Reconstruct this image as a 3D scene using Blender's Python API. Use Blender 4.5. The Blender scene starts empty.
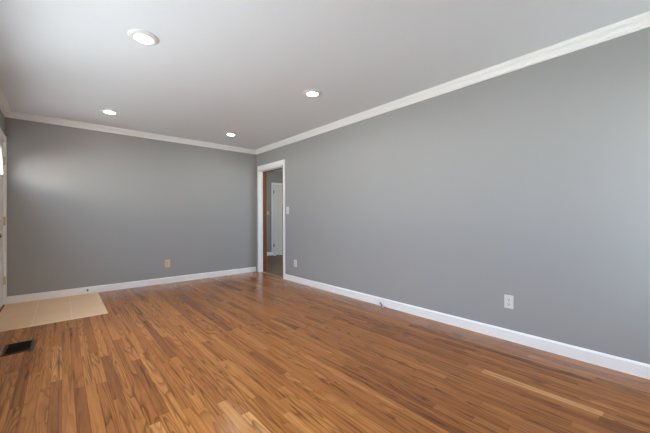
import bpy, bmesh, math, random
from mathutils import Vector, Matrix
random.seed(11)
PI = math.pi
R = math.radians
C = bpy.context.scene.collection
sc = bpy.context.scene

# ------------------------------------------------------------------ camera, world, light, exposure
HC, D, B, H = 1.0893, 2.977, 5.528, 2.44      # eye height, right wall, back wall, ceiling
LW, FW = -0.54, -0.45                          # left wall, wall behind the viewer
YAW, ROLL = 41.082, -0.111
cd = bpy.data.cameras.new('camera')
cam = bpy.data.objects.new('camera', cd)
C.objects.link(cam)
cd.sensor_fit = 'HORIZONTAL'
cd.sensor_width = 36.0
cd.lens = 36.0 * 302.2 / 650.0
cd.shift_y = 0.91 / 650.0
cd.clip_start = 0.02
cam.matrix_world = (Matrix.Translation((0, 0, HC)) @ Matrix.Rotation(R(-YAW), 4, 'Z')
                    @ Matrix.Rotation(R(90), 4, 'X') @ Matrix.Rotation(R(ROLL), 4, 'Z'))
sc.camera = cam

vs = sc.view_settings
sc.display_settings.display_device = 'sRGB'
vs.view_transform = 'Standard'
vs.look = 'None'
vs.gamma = 1.0
vs.use_curve_mapping = False
vs.exposure = 0.13

world = bpy.data.worlds.new('daylight')
sc.world = world
world.use_nodes = True
wn, wl = world.node_tree.nodes, world.node_tree.links
wn.clear()
w_out = wn.new('ShaderNodeOutputWorld')
w_bg = wn.new('ShaderNodeBackground')
w_tc = wn.new('ShaderNodeTexCoord')
w_sep = wn.new('ShaderNodeSeparateXYZ')
w_map = wn.new('ShaderNodeMapRange')
w_map.inputs['From Min'].default_value = -1
w_map.inputs['From Max'].default_value = 1
w_ramp = wn.new('ShaderNodeValToRGB')
wl.new(w_tc.outputs['Generated'], w_sep.inputs[0])
wl.new(w_sep.outputs['Z'], w_map.inputs['Value'])
wl.new(w_map.outputs[0], w_ramp.inputs[0])
wl.new(w_ramp.outputs[0], w_bg.inputs['Color'])
wl.new(w_bg.outputs[0], w_out.inputs['Surface'])
WORLD_STRENGTH = 11.6
w_bg.inputs['Strength'].default_value = WORLD_STRENGTH
ramp = w_ramp.color_ramp
stops = [(0.0, (0.384, 0.414, 0.435)),
         (0.25, (0.503, 0.542, 0.569)),
         (0.4, (0.714, 0.768, 0.807)),
         (0.47, (0.915, 0.985, 1.035)),
         (0.497, (1.007, 1.084, 1.139)),
         (0.51, (0.536, 0.632, 0.784)),
         (0.58, (0.590, 0.695, 0.862)),
         (0.7, (0.670, 0.790, 0.980)),
         (1.0, (0.636, 0.750, 0.931))]
ramp.elements[0].position, ramp.elements[0].color = stops[0][0], (*stops[0][1], 1)
ramp.elements[1].position, ramp.elements[1].color = stops[-1][0], (*stops[-1][1], 1)
for p, c in stops[1:-1]:
    e = ramp.elements.new(p)
    e.color = (*c, 1)

sd = bpy.data.lights.new('sun', 'SUN')        # stands behind the house: strikes the added reflector, never enters the windows
sd.energy = 115.0
sd.angle = R(0.6)
sun = bpy.data.objects.new('sun', sd)
C.objects.link(sun)
sun.rotation_euler = Vector((0.46, 0.48, 0.74)).to_track_quat('Z', 'Y').to_euler()

sc.cycles.use_denoising = True
sc.cycles.diffuse_bounces = 8
sc.cycles.max_bounces = 14
sc.cycles.sample_clamp_indirect = 20.0
sc.cycles.caustics_reflective = False
sc.cycles.caustics_refractive = False

WIN_Y0, WIN_Y1, WIN_Z0, WIN_Z1 = 0.00, 4.00, 0.84, 1.93
FWX0, FWX1, FWZ0, FWZ1 = 2.40, 2.88, 0.45, 2.05   # window behind the viewer
HWX0, HWX1 = 4.5, 6.1                          # unseen window added at the near end of the hall to light it


# ------------------------------------------------------------------ materials
def lin(v):
    v /= 255.0
    return v / 12.92 if v <= 0.04045 else ((v + 0.055) / 1.055) ** 2.4


def rgb(r, g, b):
    return (lin(r), lin(g), lin(b), 1)


def mat(name, col, rough=0.5, metal=0.0, bump=0.0, bscale=300.0, spec=0.5, coat=0.0, var=0.0):
    m = bpy.data.materials.new(name)
    m.use_nodes = True
    n, l = m.node_tree.nodes, m.node_tree.links
    b = n['Principled BSDF']
    b.inputs['Base Color'].default_value = col
    b.inputs['Roughness'].default_value = rough
    b.inputs['Metallic'].default_value = metal
    b.inputs['Specular IOR Level'].default_value = spec
    if coat:
        b.inputs['Coat Weight'].default_value = coat
    tc = n.new('ShaderNodeTexCoord')
    if bump:
        t = n.new('ShaderNodeTexNoise')
        t.inputs['Scale'].default_value = bscale
        t.inputs['Detail'].default_value = 3
        l.new(tc.outputs['Object'], t.inputs['Vector'])
        bp = n.new('ShaderNodeBump')
        bp.inputs['Strength'].default_value = bump
        bp.inputs['Distance'].default_value = 0.002
        l.new(t.outputs['Fac'], bp.inputs['Height'])
        l.new(bp.outputs[0], b.inputs['Normal'])
    if var:
        t2 = n.new('ShaderNodeTexNoise')
        t2.inputs['Scale'].default_value = 2.2
        t2.inputs['Detail'].default_value = 4
        l.new(tc.outputs['Object'], t2.inputs['Vector'])
        mx = n.new('ShaderNodeMix')
        mx.data_type = 'RGBA'
        l.new(t2.outputs['Fac'], mx.inputs[0])
        mx.inputs[6].default_value = (*[c * (1 - var) for c in col[:3]], 1)
        mx.inputs[7].default_value = (*[c * (1 + var) for c in col[:3]], 1)
        l.new(mx.outputs[2], b.inputs['Base Color'])
    return m


M = {}
M['wall'] = mat('grey_wall_paint', rgb(159, 158, 155), 0.55, spec=0.35, bump=0.12, bscale=260, var=0.02)
M['streak_reflector_base'] = mat('dark_reflector_base', rgb(92, 58, 48), 0.9, var=0.2)
M['streak_reflector'] = mat('white_reflector_paint', rgb(236, 234, 230), 0.8)
M['ceiling'] = mat('white_ceiling_paint', rgb(227, 231, 234), 0.8, bump=0.15, bscale=180, var=0.02)
M['hall_wall'] = mat('warm_grey_hall_paint', rgb(152, 147, 138), 0.6, spec=0.3, bump=0.12, bscale=260)
M['trim'] = mat('white_gloss_trim', rgb(243, 242, 239), 0.32)
M['door'] = mat('white_door_paint', rgb(232, 229, 226), 0.35)
M['hall_door'] = mat('off_white_door_paint', rgb(228, 220, 210), 0.4)
M['stained'] = mat('stained_jamb_wood', rgb(118, 68, 34), 0.5, spec=0.25, var=0.2)
M['tan_wood'] = mat('pale_bare_wood', rgb(176, 146, 112), 0.5, var=0.1)
M['brass'] = mat('polished_brass', rgb(205, 168, 100), 0.25, metal=1.0)
M['old_brass'] = mat('worn_brass_hinge', rgb(206, 188, 152), 0.4, metal=0.35)
M['white_plastic'] = mat('white_plastic', rgb(222, 220, 214), 0.35)
M['almond'] = mat('almond_plastic', rgb(222, 190, 150), 0.35)
M['slot'] = mat('dark_slot', rgb(34, 31, 28), 0.7, spec=0.1)
M['steel'] = mat('steel_spring', rgb(112, 108, 104), 0.4, metal=0.6)
M['bronze'] = mat('dark_bronze_register', rgb(74, 54, 40), 0.55, spec=0.25)
M['duct'] = mat('dark_duct', rgb(34, 24, 17), 0.8, spec=0.1)
M['rubber'] = mat('pale_rubber', rgb(225, 222, 215), 0.6)
M['grey_rubber'] = mat('grey_rubber', rgb(96, 94, 92), 0.6)
M['hall_floor'] = mat('hall_carpet', rgb(126, 102, 82), 0.9, bump=0.5, bscale=120, var=0.18)
M['trim_ring'] = mat('white_lamp_trim', rgb(224, 223, 221), 0.45)


def emit(name, col, s):
    m = bpy.data.materials.new(name)
    m.use_nodes = True
    b = m.node_tree.nodes['Principled BSDF']
    b.inputs['Base Color'].default_value = (0.9, 0.9, 0.9, 1)
    b.inputs['Emission Color'].default_value = col
    b.inputs['Emission Strength'].default_value = s
    return m


M['lens'] = emit('lit_lamp_lens', (1.0, 0.97, 0.93, 1), 4.0)


def hot_centre(m, radius, rim, core):          # the diffuser is brightest under its LED board
    n, l = m.node_tree.nodes, m.node_tree.links
    tc = n.new('ShaderNodeTexCoord')
    ln = n.new('ShaderNodeVectorMath')
    ln.operation = 'LENGTH'
    l.new(tc.outputs['Object'], ln.inputs[0])
    mr = n.new('ShaderNodeMapRange')
    mr.interpolation_type = 'SMOOTHSTEP'
    mr.inputs['From Min'].default_value = 0.015
    mr.inputs['From Max'].default_value = radius
    mr.inputs['To Min'].default_value = core
    mr.inputs['To Max'].default_value = rim
    l.new(ln.outputs['Value'], mr.inputs['Value'])
    l.new(mr.outputs[0], n['Principled BSDF'].inputs['Emission Strength'])


hot_centre(M['lens'], 0.062, 3.0, 200.0)


def glass_mat():
    m = bpy.data.materials.new('clear_glass')
    m.use_nodes = True
    n, l = m.node_tree.nodes, m.node_tree.links
    n.clear()
    o = n.new('ShaderNodeOutputMaterial')
    mix = n.new('ShaderNodeMixShader')
    tr = n.new('ShaderNodeBsdfTransparent')
    tr.inputs[0].default_value = (0.95, 0.97, 0.96, 1)
    gl = n.new('ShaderNodeBsdfGlossy')
    gl.inputs['Roughness'].default_value = 0.02
    fr = n.new('ShaderNodeFresnel')
    ge = n.new('ShaderNodeNewGeometry')             # a thin pane reflects alike from both sides
    mr = n.new('ShaderNodeMapRange')
    mr.inputs['To Min'].default_value = 1.35
    mr.inputs['To Max'].default_value = 1 / 1.35
    l.new(ge.outputs['Backfacing'], mr.inputs['Value'])
    l.new(mr.outputs[0], fr.inputs['IOR'])
    l.new(fr.outputs[0], mix.inputs[0])
    l.new(tr.outputs[0], mix.inputs[1])
    l.new(gl.outputs[0], mix.inputs[2])
    l.new(mix.outputs[0], o.inputs['Surface'])
    return m


M['glass'] = glass_mat()


def tile_mat():
    m = bpy.data.materials.new('beige_floor_tile')
    m.use_nodes = True
    n, l = m.node_tree.nodes, m.node_tree.links
    b = n['Principled BSDF']
    tc = n.new('ShaderNodeTexCoord')
    mp = n.new('ShaderNodeMapping')
    mp.inputs['Location'].default_value = (0.23 + 0.31, -4.225, 0)
    l.new(tc.outputs['Object'], mp.inputs['Vector'])
    br = n.new('ShaderNodeTexBrick')
    br.offset = 0.0
    br.inputs['Scale'].default_value = 1.0
    br.inputs['Brick Width'].default_value = 0.312
    br.inputs['Row Height'].default_value = 0.312
    br.inputs['Mortar Size'].default_value = 0.0028
    br.inputs['Mortar Smooth'].default_value = 0.3
    br.inputs['Color1'].default_value = rgb(236, 195, 152)
    br.inputs['Color2'].default_value = rgb(240, 200, 157)
    br.inputs['Mortar'].default_value = rgb(250, 230, 204)
    l.new(mp.outputs[0], br.inputs['Vector'])
    t = n.new('ShaderNodeTexNoise')
    t.inputs['Scale'].default_value = 9
    t.inputs['Detail'].default_value = 5
    mp2 = n.new('ShaderNodeMapping')
    mp2.inputs['Scale'].default_value = (0.5, 4, 1)
    l.new(tc.outputs['Object'], mp2.inputs['Vector'])
    l.new(mp2.outputs[0], t.inputs['Vector'])
    mr = n.new('ShaderNodeMapRange')
    mr.inputs['To Min'].default_value = 0.92
    mr.inputs['To Max'].default_value = 1.08
    l.new(t.outputs['Fac'], mr.inputs['Value'])
    mx = n.new('ShaderNodeMix')
    mx.data_type = 'RGBA'
    mx.blend_type = 'MULTIPLY'
    mx.inputs[0].default_value = 1.0
    l.new(br.outputs['Color'], mx.inputs[6])
    l.new(mr.outputs[0], mx.inputs[7])
    l.new(mx.outputs[2], b.inputs['Base Color'])
    b.inputs['Roughness'].default_value = 0.45
    return m


M['tile'] = tile_mat()


def plank_mat():
    m = bpy.data.materials.new('oak_strip_floor')
    m.use_nodes = True
    n, l = m.node_tree.nodes, m.node_tree.links
    b = n['Principled BSDF']

    def N(t, **k):
        x = n.new(t)
        for a, v in k.items():
            setattr(x, a, v)
        return x

    def math_(op, a, b_=None):
        x = N('ShaderNodeMath', operation=op)
        for i, v in enumerate((a, b_)):
            if v is None:
                continue
            if isinstance(v, (int, float)):
                x.inputs[i].default_value = v
            else:
                l.new(v, x.inputs[i])
        return x.outputs[0]

    def ramp_(fac, els):
        x = N('ShaderNodeValToRGB')
        cr = x.color_ramp
        cr.elements[0].position, cr.elements[0].color = els[0]
        cr.elements[1].position, cr.elements[1].color = els[-1]
        for p, c in els[1:-1]:
            e = cr.elements.new(p)
            e.color = c
        l.new(fac, x.inputs[0])
        return x.outputs[0]

    def mixc(fac, a, b_, mode='MIX'):
        x = N('ShaderNodeMix', data_type='RGBA', blend_type=mode)
        for i, v in ((0, fac), (6, a), (7, b_)):
            if isinstance(v, (int, float)):
                x.inputs[i].default_value = v
            elif isinstance(v, tuple):
                x.inputs[i].default_value = v
            else:
                l.new(v, x.inputs[i])
        return x.outputs[2]

    at = N('ShaderNodeAttribute', attribute_name='plank')     # tone, random, random
    sp = N('ShaderNodeSeparateColor')
    l.new(at.outputs['Color'], sp.inputs[0])
    tone, r1, r2 = sp.outputs[0], sp.outputs[1], sp.outputs[2]
    uv = N('ShaderNodeUVMap', uv_map='UVMap')                 # u across 0..1, v along in metres
    us = N('ShaderNodeSeparateXYZ')
    l.new(uv.outputs[0], us.inputs[0])
    u, v = us.outputs[0], us.outputs[1]
    x = math_('ADD', math_('MULTIPLY', u, 0.057), math_('MULTIPLY', r1, 37.0))
    y = math_('ADD', v, math_('MULTIPLY', r2, 61.0))

    def vec(sx, sy):
        c = N('ShaderNodeCombineXYZ')
        l.new(math_('MULTIPLY', x, sx), c.inputs[0])
        l.new(math_('MULTIPLY', y, sy), c.inputs[1])
        return c.outputs[0]

    def noise(sx, sy, detail=3, rough=0.5, dist=0.0):
        t = N('ShaderNodeTexNoise')
        t.inputs['Scale'].default_value = 1.0
        t.inputs['Detail'].default_value = detail
        t.inputs['Roughness'].default_value = rough
        t.inputs['Distortion'].default_value = dist
        l.new(vec(sx, sy), t.inputs['Vector'])
        return t.outputs['Fac']

    base = ramp_(tone, [(0.0, rgb(*TONES[0])), (0.25, rgb(*TONES[1])), (0.5, rgb(*TONES[2])),
                        (0.75, rgb(*TONES[3])), (1.0, rgb(*TONES[4]))])
    # growth rings: contour bands of a long stretched noise give the cathedral figure
    field = noise(12.0, 0.85, 1.2, 0.4)
    bands = math_('FRACT', math_('MULTIPLY', field, 13.0))
    line = ramp_(bands, [(0.0, (0.40, 0.40, 0.40, 1)), (0.10, (0.62, 0.62, 0.62, 1)), (0.45, (1, 1, 1, 1)), (0.92, (1.0, 1.0, 1.0, 1)), (1.0, (0.5, 0.5, 0.5, 1))])
    amount = ramp_(r2, [(0.25, (0.28, 0.28, 0.28, 1)), (0.70, (1, 1, 1, 1))])
    col = mixc(amount, base, line, 'MULTIPLY')
    # fine open pores
    pores = ramp_(noise(420.0, 9.0, 2, 0.6), [(0.35, (0.74, 0.72, 0.70, 1)), (0.60, (1.05, 1.05, 1.05, 1))])
    col = mixc(0.65, col, pores, 'MULTIPLY')
    # soft streaks along the board
    streak = ramp_(noise(55.0, 1.1, 3), [(0.30, (0.40, 0.33, 0.27, 1)), (0.45, (0.95, 0.94, 0.92, 1)), (0.56, (1.0, 1.0, 1.0, 1)), (0.72, (1.30, 1.28, 1.24, 1))])
    col = mixc(0.8, col, streak, 'MULTIPLY')
    # mineral stains: short dark flecks
    fl = ramp_(noise(34.0, 1.6, 2, 0.6, 0.4), [(0.60, (1, 1, 1, 1)), (0.70, (0.30, 0.23, 0.18, 1))])
    col = mixc(0.6, col, fl, 'MULTIPLY')
    # seams between the boards
    edge = math_('MINIMUM', u, math_('SUBTRACT', 1.0, u))
    seam = ramp_(edge, [(0.0, (0.55, 0.48, 0.43, 1)), (0.03, (0.88, 0.86, 0.84, 1)), (0.06, (1, 1, 1, 1))])
    col = mixc(0.85, col, seam, 'MULTIPLY')
    l.new(col, b.inputs['Base Color'])
    rr = N('ShaderNodeMapRange')
    rr.inputs['To Min'].default_value = 0.17
    rr.inputs['To Max'].default_value = 0.26
    l.new(noise(60.0, 3.0, 2), rr.inputs['Value'])
    l.new(rr.outputs[0], b.inputs['Roughness'])
    b.inputs['Specular IOR Level'].default_value = 0.4
    bp = N('ShaderNodeBump')
    bp.inputs['Strength'].default_value = 0.08
    bp.inputs['Distance'].default_value = 0.0005
    l.new(seam, bp.inputs['Height'])
    l.new(bp.outputs[0], b.inputs['Normal'])
    return m


TONES = [(124, 72, 33), (158, 96, 46), (175, 111, 54), (191, 125, 63), (219, 161, 100)]
M['planks'] = plank_mat()


# ------------------------------------------------------------------ helpers
def obj(name, bm, m, parent=None, smooth=False, loc=None):
    me = bpy.data.meshes.new(name)
    bmesh.ops.recalc_face_normals(bm, faces=bm.faces)
    bm.to_mesh(me)
    bm.free()
    for mm in (m if isinstance(m, (list, tuple)) else [m]):
        me.materials.append(mm)
    if smooth:
        for p in me.polygons:
            p.use_smooth = True
    o = bpy.data.objects.new(name, me)
    C.objects.link(o)
    if parent:
        o.parent = parent
    if loc:
        o.location = loc
    return o


def tag(o, label, cat, group=None, kind=None):
    o['label'] = label
    o['category'] = cat
    if group:
        o['group'] = group
    if kind:
        o['kind'] = kind
    return o


def empty(name, loc=(0, 0, 0), rz=0.0):
    o = bpy.data.objects.new(name, None)
    C.objects.link(o)
    o.location = loc
    o.rotation_euler = (0, 0, rz)
    o.empty_display_size = 0.05
    return o


def box(bm, x0, x1, y0, y1, z0, z1, bevel=0.0, seg=2):
    xs, ys, zs = sorted((x0, x1)), sorted((y0, y1)), sorted((z0, z1))
    vs_ = [bm.verts.new((x, y, z)) for z in zs for y in ys for x in xs]
    fs = [bm.faces.new([vs_[i] for i in q]) for q in
          ((0, 2, 3, 1), (4, 5, 7, 6), (0, 1, 5, 4), (2, 6, 7, 3), (0, 4, 6, 2), (1, 3, 7, 5))]
    if bevel:
        es = list({e for f in fs for e in f.edges})
        bmesh.ops.bevel(bm, geom=es, offset=bevel, segments=seg, affect='EDGES', profile=0.5)


def sweep(bm, prof, path, closed=False):
    """prof: list of (a, b); path: list of functions giving the point for (a, b)"""
    rings = [[bm.verts.new(f(a, b)) for a, b in prof] for f in path]
    k = len(prof)
    n = len(rings)
    for i in range(n if closed else n - 1):
        A, Bq = rings[i], rings[(i + 1) % n]
        for j in range(k):
            bm.faces.new((A[j], A[(j + 1) % k], Bq[(j + 1) % k], Bq[j]))
    if not closed:
        bm.faces.new(rings[0])
        bm.faces.new(list(reversed(rings[-1])))


def lathe(bm, prof, axis='Z', seg=32, centre=(0, 0, 0)):
    """prof: (radius, height) pairs turned about an axis"""
    rings = []
    cx, cy, cz = centre
    for r, h in prof:
        ring = []
        for i in range(seg):
            a = 2 * PI * i / seg
            p = (r * math.cos(a), r * math.sin(a), h)
            if axis == 'X':
                p = (p[2], p[0], p[1])
            elif axis == 'Y':
                p = (p[0], p[2], p[1])
            ring.append(bm.verts.new((p[0] + cx, p[1] + cy, p[2] + cz)))
        rings.append(ring)
    for A, Bq in zip(rings, rings[1:]):
        for i in range(seg):
            j = (i + 1) % seg
            bm.faces.new((A[i], A[j], Bq[j], Bq[i]))
    bm.faces.new(rings[0])
    bm.faces.new(list(reversed(rings[-1])))


def tube(bm, pts, r, seg=10, close_ends=True):
    rings = []
    up0 = None
    for i, p in enumerate(pts):
        p = Vector(p)
        a = Vector(pts[max(i - 1, 0)])
        b_ = Vector(pts[min(i + 1, len(pts) - 1)])
        t = (b_ - a).normalized()
        if up0 is None:
            up0 = Vector((0, 0, 1)) if abs(t.z) < 0.9 else Vector((1, 0, 0))
        s = t.cross(up0).normalized()
        up0 = s.cross(t).normalized()
        rings.append([bm.verts.new(p + s * r * math.cos(2 * PI * k / seg) + up0 * r * math.sin(2 * PI * k / seg)) for k in range(seg)])
    for A, Bq in zip(rings, rings[1:]):
        for k in range(seg):
            bm.faces.new((A[k], A[(k + 1) % seg], Bq[(k + 1) % seg], Bq[k]))
    if close_ends:
        bm.faces.new(rings[0])
        bm.faces.new(list(reversed(rings[-1])))


def struct(o, label, cat):
    return tag(o, label, cat, kind='structure')


# ------------------------------------------------------------------ floor: oak strips in one mesh
# boards worth matching: (row position x, y0, y1, tone)
KNOWN = [
    (2.252, 0.25, 0.88, 1.05), (2.195, -0.40, 0.26, 0.10), (2.31, 0.20, 0.62, 0.38), (2.252, -0.44, 0.25, 0.78),
    (0.795, 0.85, 1.56, 0.96), (0.927, 0.70, 1.41, 0.82), (0.500, 1.40, 2.80, 0.72), (1.165, 1.78, 2.25, 0.08),
    (0.375, 1.35, 1.80, 0.85), (-0.03, 2.70, 3.45, 0.80), (0.075, 1.90, 2.50, 0.06), (0.43, 1.85, 2.70, 0.12),
    (2.65, 0.35, 1.10, 0.06), (2.65, 1.10, 1.75, 0.12), (2.54, 1.05, 1.40, 0.05), (1.75, 1.10, 1.80, 0.12),
    (0.69, 1.35, 1.75, 0.85), (1.05, 1.0, 1.65, 0.70), (1.62, 0.9, 1.5, 0.18), (1.48, 1.0, 1.9, 0.72),
]


def build_floor():
    bm = bmesh.new()
    uvl = bm.loops.layers.uv.new('UVMap')
    cl = bm.loops.layers.float_color.new('plank')
    w = 0.057
    x0 = LW - 0.03
    n = int((D + 0.165 - x0) / w) + 1
    rnd = random.Random(5)
    yA, yB = FW, B
    for i in range(n):
        xa, xb = x0 + i * w, min(x0 + (i + 1) * w, D + 0.002)
        if xa >= D:
            break
        cuts = [yA]
        y = yA - rnd.random() * 0.6
        while y < yB:
            y += rnd.choice((0.3, 0.45, 0.6, 0.8, 1.0, 1.3, 1.7)) * rnd.uniform(0.85, 1.15)
            if yA + 0.05 < y < yB - 0.08:
                cuts.append(y)
        cuts.append(yB)
        mine = [k for k in KNOWN if xa <= k[0] < xb]
        for k in mine:
            cuts = [c for c in cuts if not (k[1] - 0.08 < c < k[2] + 0.08)] + [max(k[1], yA), k[2]]
        cuts = sorted(set(cuts))
        if cuts[0] > yA:
            cuts = [yA] + cuts
        if cuts[-1] < yB:
            cuts.append(yB)
        for ya, yb in zip(cuts, cuts[1:]):
            t = min(rnd.gauss(0.46, 0.12), 0.66)
            if rnd.random() < 0.06:
                t = rnd.uniform(0.08, 0.2)
            
            for k in mine:
                if k[1] - 0.01 <= (ya + yb) / 2 <= k[2] + 0.01:
                    t = 0.5 + (k[3] - 0.5) * 0.9
            t = min(max(t, 0), 1)
            c = (t, rnd.random(), rnd.random(), 1)
            L = yb - ya
            vv = [bm.verts.new(p) for p in ((xa, ya, 0), (xb, ya, 0), (xb, yb, 0), (xa, yb, 0))]
            f = bm.faces.new(vv)
            for lp, q in zip(f.loops, ((0, 0), (1, 0), (1, L), (0, L))):
                lp[uvl].uv = q
                lp[cl] = c
    o = obj('floor', bm, M['planks'])
    return struct(o, 'honey-stained oak strip floor running the length of the room', 'floor')


build_floor()

# ------------------------------------------------------------------ shell
DY0, DY1, DZ = 4.535, 5.456, 2.03      # doorway in the right wall (inside the casing)
T = 0.157                               # thickness of the right wall
HX1, HY0, HY1 = 6.2, 3.4, 7.6           # hall beyond the doorway

bm = bmesh.new()
box(bm, D, D + T, FW - 0.15, DY0, 0, H)
box(bm, D, D + T, DY1, HY1 + 0.15, 0, H)
box(bm, D, D + T, DY0, DY1, DZ, H)
struct(obj('wall_right', bm, M['wall']), 'long plain grey wall on the right with the doorway at its far end', 'wall')

bm = bmesh.new()
box(bm, LW - 0.15, D, B, B + 0.15, 0, H)
struct(obj('wall_back', bm, M['wall']), 'grey end wall facing the viewer between the two doors', 'wall')

EY0, EY1, EZ = 4.530, 5.460, 2.045      # front door opening in the left wall
bm = bmesh.new()
xa, xb = LW - 0.15, LW
box(bm, xa, xb, FW - 0.15, WIN_Y0, 0, H)
box(bm, xa, xb, WIN_Y0, WIN_Y1, 0, WIN_Z0)
box(bm, xa, xb, WIN_Y0, WIN_Y1, WIN_Z1, H)
box(bm, xa, xb, WIN_Y1, EY0, 0, H)
box(bm, xa, xb, EY0, EY1, EZ, H)
box(bm, xa, xb, EY1, B, 0, H)
struct(obj('wall_left', bm, M['wall']), 'narrow grey sliver of wall above the front door at the left edge', 'wall')

bm = bmesh.new()
for a in ((LW, FWX0, 0, H), (FWX1, D, 0, H), (FWX0, FWX1, 0, FWZ0), (FWX0, FWX1, FWZ1, H)):
    box(bm, a[0], a[1], FW - 0.15, FW, a[2], a[3])
struct(obj('wall_front', bm, M['wall']), 'plain grey wall behind the viewer', 'wall')

bm = bmesh.new()
box(bm, LW - 0.15, D + T * 0.5, FW - 0.15, B + 0.15, H, H + 0.1)
struct(obj('ceiling', bm, M['ceiling']), 'flat white ceiling with four round lights', 'ceiling')

# hall
bm = bmesh.new()
box(bm, D + T, HX1 + 0.15, HY1, HY1 + 0.15, 0, H)
struct(obj('wall_hall_back', bm, M['hall_wall']), 'grey hall wall seen through the doorway, around the panelled door', 'wall')
bm = bmesh.new()
box(bm, HX1, HX1 + 0.15, HY0, HY1, 0, H)
struct(obj('wall_hall_right', bm, M['hall_wall']), 'far side wall of the hall', 'wall')
bm = bmesh.new()
box(bm, D + T, HWX0, HY0 - 0.15, HY0, 0, H)
box(bm, HWX1, HX1 + 0.15, HY0 - 0.15, HY0, 0, H)
box(bm, HWX0, HWX1, HY0 - 0.15, HY0, 0, 0.8)
box(bm, HWX0, HWX1, HY0 - 0.15, HY0, 2.1, H)
struct(obj('wall_hall_front', bm, M['hall_wall']), 'near end wall of the hall', 'wall')
bm = bmesh.new()
box(bm, D + T * 0.5, HX1 + 0.15, HY0 - 0.15, HY1 + 0.15, H, H + 0.1)
struct(obj('ceiling_hall', bm, M['ceiling']), 'white hall ceiling glimpsed at the top of the doorway', 'ceiling')
bm = bmesh.new()
box(bm, D + 0.06, HX1, HY0, HY1, -0.05, -0.001)
struct(obj('floor_hall', bm, M['hall_floor']), 'brown carpeted hall floor beyond the doorway', 'floor')

# unseen reflector added to bounce sun through the fan light onto the end wall
bm = bmesh.new()
a0, a1 = Vector((-2.10, 4.75, 0)), Vector((-1.00, 3.70, 0))
nn = Vector((a1.y - a0.y, -(a1.x - a0.x), 0)).normalized()
if nn.x > 0:
    nn = -nn
bm.free()
for zz, mm, nm, lb in (((-0.4, 1.70), M['streak_reflector_base'], 'wall_reflector_base', 'dark base of the unseen reflector added outside the front door'),
                       ((1.70, 2.14), M['streak_reflector'], 'wall_reflector', 'white unseen reflector added outside the front door to throw the light streak')):
    bm = bmesh.new()
    vs_ = [bm.verts.new(p + Vector((0, 0, z))) for z in zz for p in (a0, a1, a1 + nn * 0.12, a0 + nn * 0.12)]
    for q in ((0, 1, 2, 3), (4, 5, 6, 7), (0, 1, 5, 4), (1, 2, 6, 5), (2, 3, 7, 6), (3, 0, 4, 7)):
        bm.faces.new([vs_[i] for i in q])
    struct(obj(nm, bm, mm), lb, 'wall')

# ------------------------------------------------------------------ crown moulding and baseboards
CR = [(0, 0), (0.066, 0), (0.066, -0.010), (0.060, -0.010), (0.058, -0.016), (0.050, -0.018), (0.048, -0.026), (0.040, -0.030), (0.032, -0.038),
      (0.026, -0.047), (0.023, -0.056), (0.015, -0.057), (0.014, -0.064), (0.018, -0.067), (0.017, -0.071), (0.011, -0.072), (0.011, -0.0765), (0, -0.0765)]


def along_x(y, s):
    return lambda x0, x1: [lambda a, b, x=x0: (x, y + s * a, H + b), lambda a, b, x=x1: (x, y + s * a, H + b)]


bm = bmesh.new()
sweep(bm, CR, [lambda a, b: (D - a, FW, H + b), lambda a, b: (D - a, B - a, H + b)])
struct(obj('trim_1', bm, M['trim']), 'white crown moulding along the long right wall', 'crown moulding')
bm = bmesh.new()
sweep(bm, CR, [lambda a, b: (LW + a, B - a, H + b), lambda a, b: (D - a, B - a, H + b)])
struct(obj('trim_2', bm, M['trim']), 'white crown moulding across the end wall', 'crown moulding')
bm = bmesh.new()
sweep(bm, CR, [lambda a, b: (LW + a, FW, H + b), lambda a, b: (LW + a, B - a, H + b)])
struct(obj('trim_3', bm, M['trim']), 'white crown moulding over the front door at the left edge', 'crown moulding')

BB = [(0, 0), (0.014, 0), (0.013, 0.004), (0.013, 0.082), (0.010, 0.090), (0.006, 0.096), (0, 0.096)]
bm = bmesh.new()
sweep(bm, BB, [lambda a, b: (D - a, FW, b), lambda a, b: (D - a, DY0 - 0.055, b)])
struct(obj('baseboard_right', bm, M['trim']), 'white baseboard along the long right wall', 'baseboard')
bm = bmesh.new()
sweep(bm, BB, [lambda a, b: (LW + 0.018, B - a, b), lambda a, b: (D - 0.018, B - a, b)])
struct(obj('baseboard_back', bm, M['trim']), 'white baseboard across the end wall', 'baseboard')
bm = bmesh.new()
sweep(bm, BB, [lambda a, b: (LW + a, FW, b), lambda a, b: (LW + a, EY0 - 0.07, b)])
struct(obj('baseboard_left', bm, M['trim']), 'white baseboard on the window wall', 'baseboard')
bm = bmesh.new()
sweep(bm, BB, [lambda a, b: (D + T, HY1 - a, b), lambda a, b: (4.565, HY1 - a, b)])
struct(obj('baseboard_hall', bm, M['trim']), 'short white baseboard left of the hall door', 'baseboard')

# ------------------------------------------------------------------ doorway frame in the right wall
fr = empty('door_frame', (D, (DY0 + DY1) / 2, 0))
tag(fr, 'white cased doorway with brown stained jamb at the far end of right wall', 'door frame', kind='structure')


def part(name, m, parent, fill, smooth=False):
    b_ = bmesh.new()
    fill(b_)
    bmesh.ops.translate(b_, verts=b_.verts, vec=-Vector(parent.location))
    return obj(name, b_, m, parent, smooth)


CW = 0.055
part('side_casing', M['trim'], fr, lambda b: (box(b, D - 0.018, D, DY0 - CW, DY0, 0, DZ + 0.085, 0.004)))
part('side_casing', M['trim'], fr, lambda b: (box(b, D - 0.018, D, DY1 - 0.04, DY1, 0, DZ + 0.085, 0.004)))
part('head_casing', M['trim'], fr, lambda b: (box(b, D - 0.017, D, DY0, DY1 - 0.04, DZ, DZ + 0.085, 0.004)))
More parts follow.
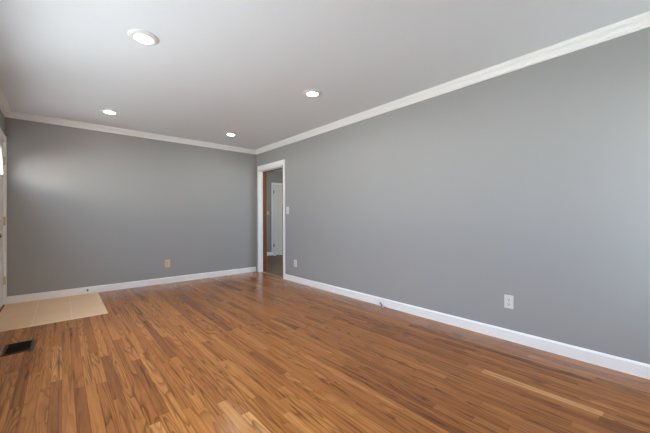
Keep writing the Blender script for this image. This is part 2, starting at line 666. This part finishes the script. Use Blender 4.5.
# painted lining on the room side, brown stained lining on the hall side
part('painted_jamb', M['trim'], fr, lambda b: box(b, D, D + 0.075, DY1 - 0.055, DY1, 0, DZ))
part('stained_jamb', M['stained'], fr, lambda b: box(b, D + 0.075, D + T, DY1 - 0.06, DY1, 0, DZ))
part('stained_jamb', M['stained'], fr, lambda b: (box(b, D + 0.001, D + T, DY0, DY0 + 0.045, 0, DZ)))
part('painted_jamb', M['trim'], fr, lambda b: box(b, D + 0.001, D + 0.105, DY0 + 0.045, DY1 - 0.06, DZ - 0.02, DZ))
part('head_jamb', M['stained'], fr, lambda b: box(b, D + 0.105, D + T, DY0 + 0.045, DY1 - 0.06, DZ - 0.02, DZ))
part('hall_casing', M['tan_wood'], fr, lambda b: (box(b, D + T, D + T + 0.006, DY1 - 0.06, DY1 + 0.03, 0, DZ + 0.05, 0.001),
                                                 box(b, D + T, D + T + 0.02, DY0 - 0.05, DY0 + 0.03, 0, DZ + 0.05, 0.003)))

bm = bmesh.new()
sweep(bm, [(-0.018, 0.0), (-0.012, 0.006), (0.03, 0.008), (0.045, 0.0)],
      [lambda a, b: (D + 0.02 + a, DY0 + 0.045, b), lambda a, b: (D + 0.02 + a, DY1 - 0.06, b)])
struct(obj('trim_4', bm, M['tan_wood']), 'thin pale wood threshold strip across the doorway floor', 'threshold')


# ------------------------------------------------------------------ hall door (six panels)
def rail_panel_leaf(bm, x0, x1, z0, z1, ys, t, panels):
    """leaf whose face looks towards -y at ys; panels: rectangles (xa, xb, za, zb) with raised fields"""
    xs = sorted({x0, x1, *[p[0] for p in panels], *[p[1] for p in panels]})
    zs = sorted({z0, z1, *[p[2] for p in panels], *[p[3] for p in panels]})
    for xa_, xb_ in zip(xs, xs[1:]):
        for za_, zb_ in zip(zs, zs[1:]):
            cx, cz = (xa_ + xb_) / 2, (za_ + zb_) / 2
            if any(p[0] < cx < p[1] and p[2] < cz < p[3] for p in panels):
                continue
            box(bm, xa_, xb_, ys, ys + t, za_, zb_)
    for (pa, pb, qa, qb) in panels:
        box(bm, pa, pb, ys + 0.007, ys + t - 0.010, qa, qb)
        # sloped moulding round the sunk panel
        o_ = [(pa, qa), (pb, qa), (pb, qb), (pa, qb)]
        i_ = [(pa + .016, qa + .016), (pb - .016, qa + .016), (pb - .016, qb - .016), (pa + .016, qb - .016)]
        for k in range(4):
            j = (k + 1) % 4
            q = [(o_[k], ys + 0.001), (o_[j], ys + 0.001), (i_[j], ys + 0.0069), (i_[k], ys + 0.0069)]
            bm.faces.new([bm.verts.new((a[0], y_, a[1])) for a, y_ in q])
        # raised field
        ins = 0.036
        f0 = [(pa + ins, qa + ins), (pb - ins, qa + ins), (pb - ins, qb - ins), (pa + ins, qb - ins)]
        f1 = [(pa + ins + .014, qa + ins + .014), (pb - ins - .014, qa + ins + .014), (pb - ins - .014, qb - ins - .014), (pa + ins + .014, qb - ins - .014)]
        v0 = [bm.verts.new((a, ys + 0.0071, c)) for a, c in f0]
        v1 = [bm.verts.new((a, ys + 0.002, c)) for a, c in f1]
        bm.faces.new(v1)
        for k in range(4):
            bm.faces.new((v0[k], v0[(k + 1) % 4], v1[(k + 1) % 4], v1[k]))


HD0 = 4.632
hd = empty('door_2', (HD0, HY1, 0))
tag(hd, 'white six panel hall door seen through the open doorway', 'door', kind='structure')
part('casing', M['trim'], hd, lambda b: (box(b, HD0 - 0.065, HD0 - 0.008, HY1 - 0.018, HY1, 0, 2.10, 0.004),
                                         box(b, HD0 + 0.772, HD0 + 0.829, HY1 - 0.018, HY1, 0, 2.10, 0.004),
                                         box(b, HD0 - 0.008, HD0 + 0.772, HY1 - 0.018, HY1, 2.043, 2.10, 0.004)))
PX = [(HD0 + 0.11, HD0 + 0.345), (HD0 + 0.415, HD0 + 0.65)]
PZ = [(0.22, 0.80), (0.98, 1.62), (1.70, 1.92)]
part('leaf', M['hall_door'], hd, lambda b: rail_panel_leaf(b, HD0, HD0 + 0.764, 0.012, 2.036, HY1 - 0.012, 0.035,
                                                          [(a, c, d, e) for a, c in PX for d, e in PZ]))
for hz in (1.83, 0.28):
    part('hinge', M['grey_rubber'], hd, lambda b, hz=hz: (lathe(b, [(0.0055, hz - 0.045), (0.0055, hz + 0.045)], 'Z', 12, (HD0 - 0.004, HY1 - 0.020, 0)),
                                                          box(b, HD0 + 0.001, HD0 + 0.03, HY1 - 0.0145, HY1 - 0.0122, hz - 0.044, hz + 0.044)))
kn = part('door_knob', M['brass'], hd, lambda b: lathe(b, [(0.030, HY1 - 0.0125), (0.030, HY1 - 0.018), (0.011, HY1 - 0.022), (0.011, HY1 - 0.040), (0.022, HY1 - 0.046),
                                                           (0.027, HY1 - 0.056), (0.024, HY1 - 0.066), (0.012, HY1 - 0.071)], 'Y', 24, (HD0 + 0.70, 0, 0.95)), True)

# ------------------------------------------------------------------ front door in the left wall
DX = -0.545                              # face of the leaf, 23 mm behind the casing face
LY0, LY1, LZ = 4.540, 5.452, 2.035
fd = empty('door_1', (DX, LY1, 0))
tag(fd, 'white front door with half-round fan light and brass hinges at the left edge', 'door', kind='structure')
CF = LW + 0.018
part('casing', M['trim'], fd, lambda b: (box(b, LW, CF, EY1, B - 0.001, 0, EZ + 0.07, 0.003),
                                         box(b, LW, CF, EY0 - 0.07, EY0, 0, EZ + 0.07, 0.003),
                                         box(b, LW, CF, EY0, EY1, EZ, EZ + 0.07, 0.003)))
part('jamb', M['trim'], fd, lambda b: (box(b, DX - 0.10, CF - 0.001, EY1 - 0.004, EY1, 0, EZ), box(b, DX - 0.10, CF - 0.001, EY0, EY0 + 0.004, 0, EZ),
                                       box(b, DX - 0.10, CF - 0.001, EY0 + 0.004, EY1 - 0.004, EZ - 0.006, EZ)))
FY, FA, FZ0, FH = (LY0 + LY1) / 2, 0.365, 1.60, 0.355     # fan light opening


def leaf_fill(b):
    t = 0.044
    x0_, x1_ = DX - t, DX
    # lower part with sunk panels
    pan = [(LY0 + 0.13, FY - 0.06, 0.24, 0.78), (FY + 0.06, LY1 - 0.13, 0.24, 0.78), (LY0 + 0.13, FY - 0.06, 0.94, 1.48), (FY + 0.06, LY1 - 0.13, 0.94, 1.48)]
    tmp = bmesh.new()
    rail_panel_leaf(tmp, LY0, LY1, 0.02, 1.56, 0.0, t, pan)
    # rotate so the face looks to +x: (x, y, z) -> (DX - y, x, z)
    for v_ in tmp.verts:
        x_, y_, z_ = v_.co
        v_.co = (DX - y_, x_, z_)
    me = bpy.data.meshes.new('tmp')
    tmp.to_mesh(me)
    tmp.free()
    b.from_mesh(me)
    bpy.data.meshes.remove(me)
    box(b, x0_, x1_, LY0, LY1, 1.56, FZ0)
    # upper part round the arch
    n_ = 32
    arch = [(FY + FA * math.cos(PI * i / n_), FZ0 + FH * math.sin(PI * i / n_)) for i in range(n_ + 1)]
    outer = []
    for (y_, z_) in arch:
        dy_, dz_ = y_ - FY, z_ - FZ0
        k = min((LY1 - FY) / abs(dy_) if abs(dy_) > 1e-6 else 9e9, (LZ - FZ0) / dz_ if dz_ > 1e-6 else 9e9)
        outer.append((FY + dy_ * k, FZ0 + dz_ * k))
    for i in range(n_):
        a, c, d_, e = arch[i], arch[i + 1], outer[i + 1], outer[i]
        for X_ in (x0_, x1_):
            b.faces.new([b.verts.new((X_, *p)) for p in (a, c, d_, e)])
        b.faces.new([b.verts.new(p) for p in ((x0_, *a), (x1_, *a), (x1_, *c), (x0_, *c))])
        b.faces.new([b.verts.new(p) for p in ((x0_, *e), (x1_, *e), (x1_, *d_), (x0_, *d_))])
        corner = None
        if abs(e[0] - d_[0]) > 1e-5 and abs(e[1] - d_[1]) > 1e-5:      # this pair straddles a corner
            corner = (LY1 if e[0] > FY else LY0, LZ)
            for X_ in (x0_, x1_):
                b.faces.new([b.verts.new((X_, *p)) for p in (e, corner, d_)])


leaf = part('leaf', M['door'], fd, leaf_fill)


def fan_fill(b):
    n_ = 28
    pts = [(DX + 0.002, FY + (FA + 0.008) * math.cos(PI * i / n_), FZ0 + (FH + 0.008) * math.sin(PI * i / n_)) for i in range(n_ + 1)]
    tube(b, pts, 0.013, 10)
    tube(b, [(DX + 0.002, FY - FA - 0.01, FZ0 - 0.004), (DX + 0.002, FY + FA + 0.01, FZ0 - 0.004)], 0.013, 10)
    tube(b, [(DX - 0.012, FY + 0.12 * math.cos(PI * i / 14), FZ0 + 0.12 * math.sin(PI * i / 14)) for i in range(15)], 0.007, 8)
    for a in (45, 90, 135):
        c, s = math.cos(R(a)), math.sin(R(a))
        tube(b, [(DX - 0.012, FY + 0.12 * c, FZ0 + 0.12 * s), (DX - 0.012, FY + FA * c, FZ0 + FH * s)], 0.007, 8)


fan = part('fan_light_frame', M['door'], fd, fan_fill, True)
b_ = bmesh.new()
ring = [b_.verts.new((DX - 0.022 - fd.location.x, FY + FA * math.cos(PI * i / 32) - fd.location.y, FZ0 + FH * math.sin(PI * i / 32))) for i in range(33)]
b_.faces.new(ring)
obj('pane', b_, M['glass'], fan)
for hz in (1.80, 1.05, 0.31):
    h = part('hinge', M['old_brass'], fd, lambda b, hz=hz: (lathe(b, [(0.004, hz - 0.056), (0.0065, hz - 0.052), (0.0065, hz + 0.052), (0.004, hz + 0.056)], 'Z', 12, (DX + 0.004, LY1 + 0.001, 0)),
                                                            box(b, DX - 0.0005, DX + 0.0015, LY1 - 0.030, LY1 - 0.001, hz - 0.05, hz + 0.05),
                                                            box(b, DX + 0.001, CF - 0.003, EY1 - 0.0055, EY1 - 0.0035, hz - 0.05, hz + 0.05)))
KY, KZ = 4.600, 0.905
part('door_knob', M['brass'], fd, lambda b: lathe(b, [(0.032, DX), (0.032, DX + 0.006), (0.012, DX + 0.010), (0.012, DX + 0.036), (0.022, DX + 0.042),
                                                      (0.028, DX + 0.054), (0.026, DX + 0.066), (0.014, DX + 0.073)], 'X', 28, (0, KY, KZ)), True)
bm = bmesh.new()
box(bm, DX - 0.10, DX + 0.010, EY0 + 0.005, EY1 - 0.005, 0.0, 0.016, 0.003)
struct(obj('trim_5', bm, M['stained']), 'dark brown wooden sill under the front door', 'threshold')

# ------------------------------------------------------------------ window in the left wall (beside the viewer)
wd = empty('window_1', (LW - 0.075, (WIN_Y0 + WIN_Y1) / 2, WIN_Z0))
tag(wd, 'wide white picture window in the left wall beside the viewer', 'window', kind='structure')


WHL = (WIN_Y1 - WIN_Y0) / 2 - 0.04


def win_frame(b):
    xa_, xb_ = LW - 0.12, LW - 0.05
    f = 0.045
    box(b, xa_, xb_, WIN_Y0, WIN_Y0 + f, WIN_Z0, WIN_Z1)
    box(b, xa_, xb_, WIN_Y1 - f, WIN_Y1, WIN_Z0, WIN_Z1)
    box(b, xa_, xb_, WIN_Y0 + f, WIN_Y1 - f, WIN_Z0, WIN_Z0 + f)
    box(b, xa_, xb_, WIN_Y0 + f, WIN_Y1 - f, WIN_Z1 - f, WIN_Z1)
    for y_ in (WIN_Y0 + 0.9, WIN_Y1 - 0.9):
        box(b, xa_, xb_, y_ - 0.02, y_ + 0.02, WIN_Z0 + f, WIN_Z1 - f)


part('window_frame', M['trim'], wd, win_frame)
part('window_sill', M['trim'], wd, lambda b: box(b, LW - 0.05, LW + 0.03, WIN_Y0 - 0.06, WIN_Y1 + 0.06, WIN_Z0 - 0.02, WIN_Z0, 0.003))
part('window_casing', M['trim'], wd, lambda b: (box(b, LW, LW + 0.016, WIN_Y0 - 0.065, WIN_Y0, WIN_Z0, WIN_Z1 + 0.065, 0.003),
                                                box(b, LW, LW + 0.016, WIN_Y1, WIN_Y1 + 0.065, WIN_Z0, WIN_Z1 + 0.065, 0.003),
                                                box(b, LW, LW + 0.016, WIN_Y0, WIN_Y1, WIN_Z1, WIN_Z1 + 0.065, 0.003)))
b_ = bmesh.new()
b_.faces.new([b_.verts.new((-0.01, y_, z_)) for y_, z_ in ((-WHL, 0.04), (WHL, 0.04), (WHL, WIN_Z1 - WIN_Z0 - 0.04), (-WHL, WIN_Z1 - WIN_Z0 - 0.04))])
obj('pane', b_, M['glass'], wd)

FHL, FXM = (FWX1 - FWX0) / 2 - 0.04, (FWX0 + FWX1) / 2
fw_ = empty('window_3', ((FWX0 + FWX1) / 2, FW - 0.075, FWZ0))
tag(fw_, 'wide white window in the wall behind the viewer', 'window', kind='structure')
part('window_frame', M['trim'], fw_, lambda b: [box(b, *q) for q in (
    (FWX0, FWX0 + 0.045, FW - 0.12, FW - 0.05, FWZ0, FWZ1), (FWX1 - 0.045, FWX1, FW - 0.12, FW - 0.05, FWZ0, FWZ1),
    (FWX0 + 0.045, FWX1 - 0.045, FW - 0.12, FW - 0.05, FWZ0, FWZ0 + 0.045), (FWX0 + 0.045, FWX1 - 0.045, FW - 0.12, FW - 0.05, FWZ1 - 0.045, FWZ1),
    (FXM - 0.02, FXM + 0.02, FW - 0.12, FW - 0.05, FWZ0 + 0.045, FWZ1 - 0.045))])
b_ = bmesh.new()
b_.faces.new([b_.verts.new(p) for p in ((-FHL, 0, 0.04), (FHL, 0, 0.04), (FHL, 0, FWZ1 - FWZ0 - 0.04), (-FHL, 0, FWZ1 - FWZ0 - 0.04))])
obj('pane', b_, M['glass'], fw_)

hw = empty('window_hall_fill', ((HWX0 + HWX1) / 2, HY0 - 0.075, 0.8))
tag(hw, 'white window added at the near end of the hall to light it, out of sight of the viewer', 'window', kind='structure')
part('window_frame', M['trim'], hw, lambda b: (box(b, HWX0, HWX0 + 0.04, HY0 - 0.12, HY0 - 0.05, 0.8, 2.1), box(b, HWX1 - 0.04, HWX1, HY0 - 0.12, HY0 - 0.05, 0.8, 2.1),
                                              box(b, HWX0 + 0.04, HWX1 - 0.04, HY0 - 0.12, HY0 - 0.05, 0.8, 0.84), box(b, HWX0 + 0.04, HWX1 - 0.04, HY0 - 0.12, HY0 - 0.05, 2.06, 2.1)))
b_ = bmesh.new()
b_.faces.new([b_.verts.new(p) for p in ((-0.77, 0, 0.03), (0.77, 0, 0.03), (0.77, 0, 1.27), (-0.77, 0, 1.27))])
obj('pane', b_, M['glass'], hw)

# ------------------------------------------------------------------ beige tiled entry pad
bm = bmesh.new()
box(bm, LW + 0.006, 0.393, 4.225, B - 0.02, -0.002, 0.004, 0.0015)
tp = obj('tile_landing', bm, M['tile'])
tag(tp, 'beige square-tiled entry landing set in the wood floor by the front door', 'tile floor')
bm = bmesh.new()
box(bm, 0.393, 0.400, 4.225, B - 0.024, 0, 0.0045, 0.001)
obj('edge_strip', bm, mat('tile_edge', rgb(222, 190, 154), 0.5), tp)

# ------------------------------------------------------------------ recessed ceiling lights
def ceiling_light(loc, label):
    t = empty('ceiling_light', loc)
    tag(t, label, 'ceiling light', 'round recessed ceiling lights')
    b_ = bmesh.new()
    prof = [(0.065, -0.004), (0.065, -0.0135), (0.069, -0.0150), (0.075, -0.0150), (0.084, -0.0135), (0.098, -0.0065), (0.104, -0.0030), (0.104, 0.0)]
    seg = 48
    rings = [[b_.verts.new((r * math.cos(2 * PI * i / seg), r * math.sin(2 * PI * i / seg), h)) for i in range(seg)] for r, h in prof]
    for A, Bq in zip(rings, rings[1:]):
        for i in range(seg):
            b_.faces.new((A[i], A[(i + 1) % seg], Bq[(i + 1) % seg], Bq[i]))
    obj('trim_ring', b_, M['trim_ring'], t, True)
    b_ = bmesh.new()
    lathe(b_, [(0.0649, -0.0050), (0.0649, -0.0130), (0.048, -0.0138), (0.025, -0.0145), (0.004, -0.0148)], 'Z', 48)
    obj('lens', b_, M['lens'], t, True)
    return t


def dup(root, loc, label, rz=None):
    r = root.copy()
    C.objects.link(r)
    r.location = loc
    r['label'] = label
    if rz is not None:
        r.rotation_euler = (0, 0, rz)
    for ch in list(root.children):
        c = ch.copy()
        C.objects.link(c)
        c.parent = r
        for g in ch.children:
            d_ = g.copy()
            C.objects.link(d_)
            d_.parent = c
    return r


l0 = ceiling_light((0.465, 2.595, H), 'largest round recessed ceiling light, nearest the viewer at upper left')
dup(l0, (2.055, 2.562, H), 'round recessed ceiling light close to the long right wall, above its middle')
dup(l0, (0.464, 4.688, H), 'round recessed ceiling light leftmost, near the end wall and front door')
dup(l0, (2.066, 4.680, H), 'smallest round recessed ceiling light, near the far corner by the doorway')
dup(l0, (4.40, 5.9, H), 'round recessed light added unseen in the hall ceiling to brighten the hall')  # extra copy out of view, added to brighten the hall


# ------------------------------------------------------------------ electrical plates (face looks towards local -y)
def cover_plate(b, w, h, holes=()):
    box(b, -w / 2, w / 2, -0.006, 0.0, -h / 2, h / 2, 0.0025)


def outlet(name, loc, rz, m, label, w=0.072, h=0.116):
    t = empty(name, loc, rz)
    tag(t, label, 'outlet', 'duplex wall outlets')
    b_ = bmesh.new()
    cover_plate(b_, w, h)
    obj('cover_plate', b_, m, t)
    for dz in (0.021, -0.021):
        b_ = bmesh.new()
        lathe(b_, [(0.0165, -0.005), (0.0165, -0.0078), (0.0155, -0.0085)], 'Y', 28)
        for v_ in b_.verts:                      # flattened sides of a receptacle face
            v_.co.z = max(min(v_.co.z, 0.0135), -0.0135)
        o = obj('receptacle', b_, m, t)
        o.location = (0, 0, dz)
        b_ = bmesh.new()
        box(b_, -0.0080, -0.0048, -0.0092, -0.0080, -0.002, 0.0080)
        box(b_, 0.0048, 0.0080, -0.0092, -0.0080, -0.002, 0.0075)
        lathe(b_, [(0.0034, -0.0080), (0.0034, -0.0092)], 'Y', 12, (0, 0, -0.0075))
        obj('slots', b_, M['slot'], o)
    b_ = bmesh.new()
    lathe(b_, [(0.0035, -0.0055), (0.0035, -0.0072), (0.002, -0.0078)], 'Y', 12)
    obj('screw', b_, M['steel'], t)
    return t


def switch(name, loc, rz, m, label, w=0.072, h=0.118):
    t = empty(name, loc, rz)
    tag(t, label, 'light switch')
    b_ = bmesh.new()
    cover_plate(b_, w, h)
    obj('cover_plate', b_, m, t)
    b_ = bmesh.new()
    box(b_, -0.0055, 0.0055, -0.007, -0.0055, -0.0125, 0.0125)
    vs0 = [b_.verts.new(p) for p in ((-0.0042, -0.006, -0.004), (0.0042, -0.006, -0.004), (0.0042, -0.006, 0.009), (-0.0042, -0.006, 0.009))]
    vs1 = [b_.verts.new(p) for p in ((-0.0036, -0.017, 0.006), (0.0036, -0.017, 0.006), (0.0036, -0.015, 0.012), (-0.0036, -0.015, 0.012))]
    b_.faces.new(vs1)
    for k in range(4):
        b_.faces.new((vs0[k], vs0[(k + 1) % 4], vs1[(k + 1) % 4], vs1[k]))
    obj('toggle', b_, m, t)
    for dz in (0.030, -0.030):
        b_ = bmesh.new()
        lathe(b_, [(0.0032, -0.0055), (0.0032, -0.0070), (0.002, -0.0076)], 'Y', 12)
        o = obj('screw', b_, m, t)
        o.location = (0, 0, dz)
    return t


RZ = -PI / 2      # faces -x from the right wall
outlet('wall_outlet', (D, 0.945, 0.342), RZ, M['white_plastic'], 'white duplex outlet low on right wall, the larger one nearer the viewer')
outlet('wall_outlet', (D, 4.172, 0.315), RZ, M['white_plastic'], 'small white duplex outlet low on right wall just past the doorway', 0.078, 0.118)
outlet('wall_outlet', (1.331, B, 0.325), 0, M['almond'], 'almond beige duplex outlet low on the grey end wall', 0.076, 0.128)
switch('light_switch', (D, 4.404, 1.213), RZ, M['white_plastic'], 'white toggle light switch on right wall beside the doorway', 0.080, 0.128)
switch('light_switch', (4.462, HY1, 1.219), 0, M['almond'], 'almond light switch on the hall wall, seen through the doorway', 0.075, 0.118)

# ------------------------------------------------------------------ floor register
rg = empty('floor_register', (-0.271, 3.606, 0.0))
tag(rg, 'dark bronze metal air register in the wood floor near the tiles', 'floor vent')
RX, RY = 0.094, 0.142


def reg_frame(b):
    for (a, c, d_, e) in ((-RX, RX, -RY, -RY + 0.022), (-RX, RX, RY - 0.022, RY), (-RX, -RX + 0.022, -RY + 0.022, RY - 0.022), (RX - 0.022, RX, -RY + 0.022, RY - 0.022)):
        box(b, a, c, d_, e, 0.0, 0.006, 0.0012)


b_ = bmesh.new()
reg_frame(b_)
obj('frame', b_, M['bronze'], rg)
b_ = bmesh.new()
box(b_, -RX + 0.012, RX - 0.012, -RY + 0.012, RY - 0.012, 0.0004, 0.0010)
obj('duct_opening', b_, M['duct'], rg)
b_ = bmesh.new()
k = -RX + 0.022 + 0.012
while k < RX - 0.026:
    box(b_, k - 0.002, k + 0.002, -RY + 0.022, RY - 0.022, 0.0012, 0.0045)
    k += 0.0135
box(b_, -RX + 0.022, RX - 0.022, -0.003, 0.003, 0.0012, 0.005)
obj('louvres', b_, M['duct'], rg)


# ------------------------------------------------------------------ door stops on the baseboards (spring points along local -y)
def door_stop(loc, rot, label, length=0.075):
    t = empty('door_stop', loc)
    t.rotation_euler = rot
    tag(t, label, 'door stop', 'spring door stops on the baseboards')
    b_ = bmesh.new()
    lathe(b_, [(0.011, 0.001), (0.011, -0.004), (0.007, -0.008)], 'Y', 20)
    obj('base', b_, M['steel'], t, True)
    b_ = bmesh.new()
    turns, n_ = 16, 16 * 10
    tube(b_, [(0.0065 * math.cos(2 * PI * turns * i / n_), -0.005 - (length - 0.012) * i / n_, 0.0065 * math.sin(2 * PI * turns * i / n_)) for i in range(n_ + 1)], 0.0020, 6)
    obj('spring', b_, M['steel'], t, True)
    b_ = bmesh.new()
    lathe(b_, [(0.006, -length + 0.012), (0.009, -length + 0.008), (0.009, -length - 0.004), (0.006, -length - 0.008)], 'Y', 20)
    obj('rubber_tip', b_, M['rubber'], t, True)
    return t


door_stop((D - 0.013, 2.365, 0.034), (R(9), 0, R(-36)), 'spring door stop with pale tip on the right wall baseboard', 0.11)
ds = door_stop((0.280, B - 0.013, 0.055), (0, 0, 0), 'dark round door stop seen end-on on the end wall baseboard, above the tiles', 0.06)
for ch in ds.children:
    if ch.name.startswith('rubber_tip'):
        ch.data.materials[0] = M['grey_rubber']
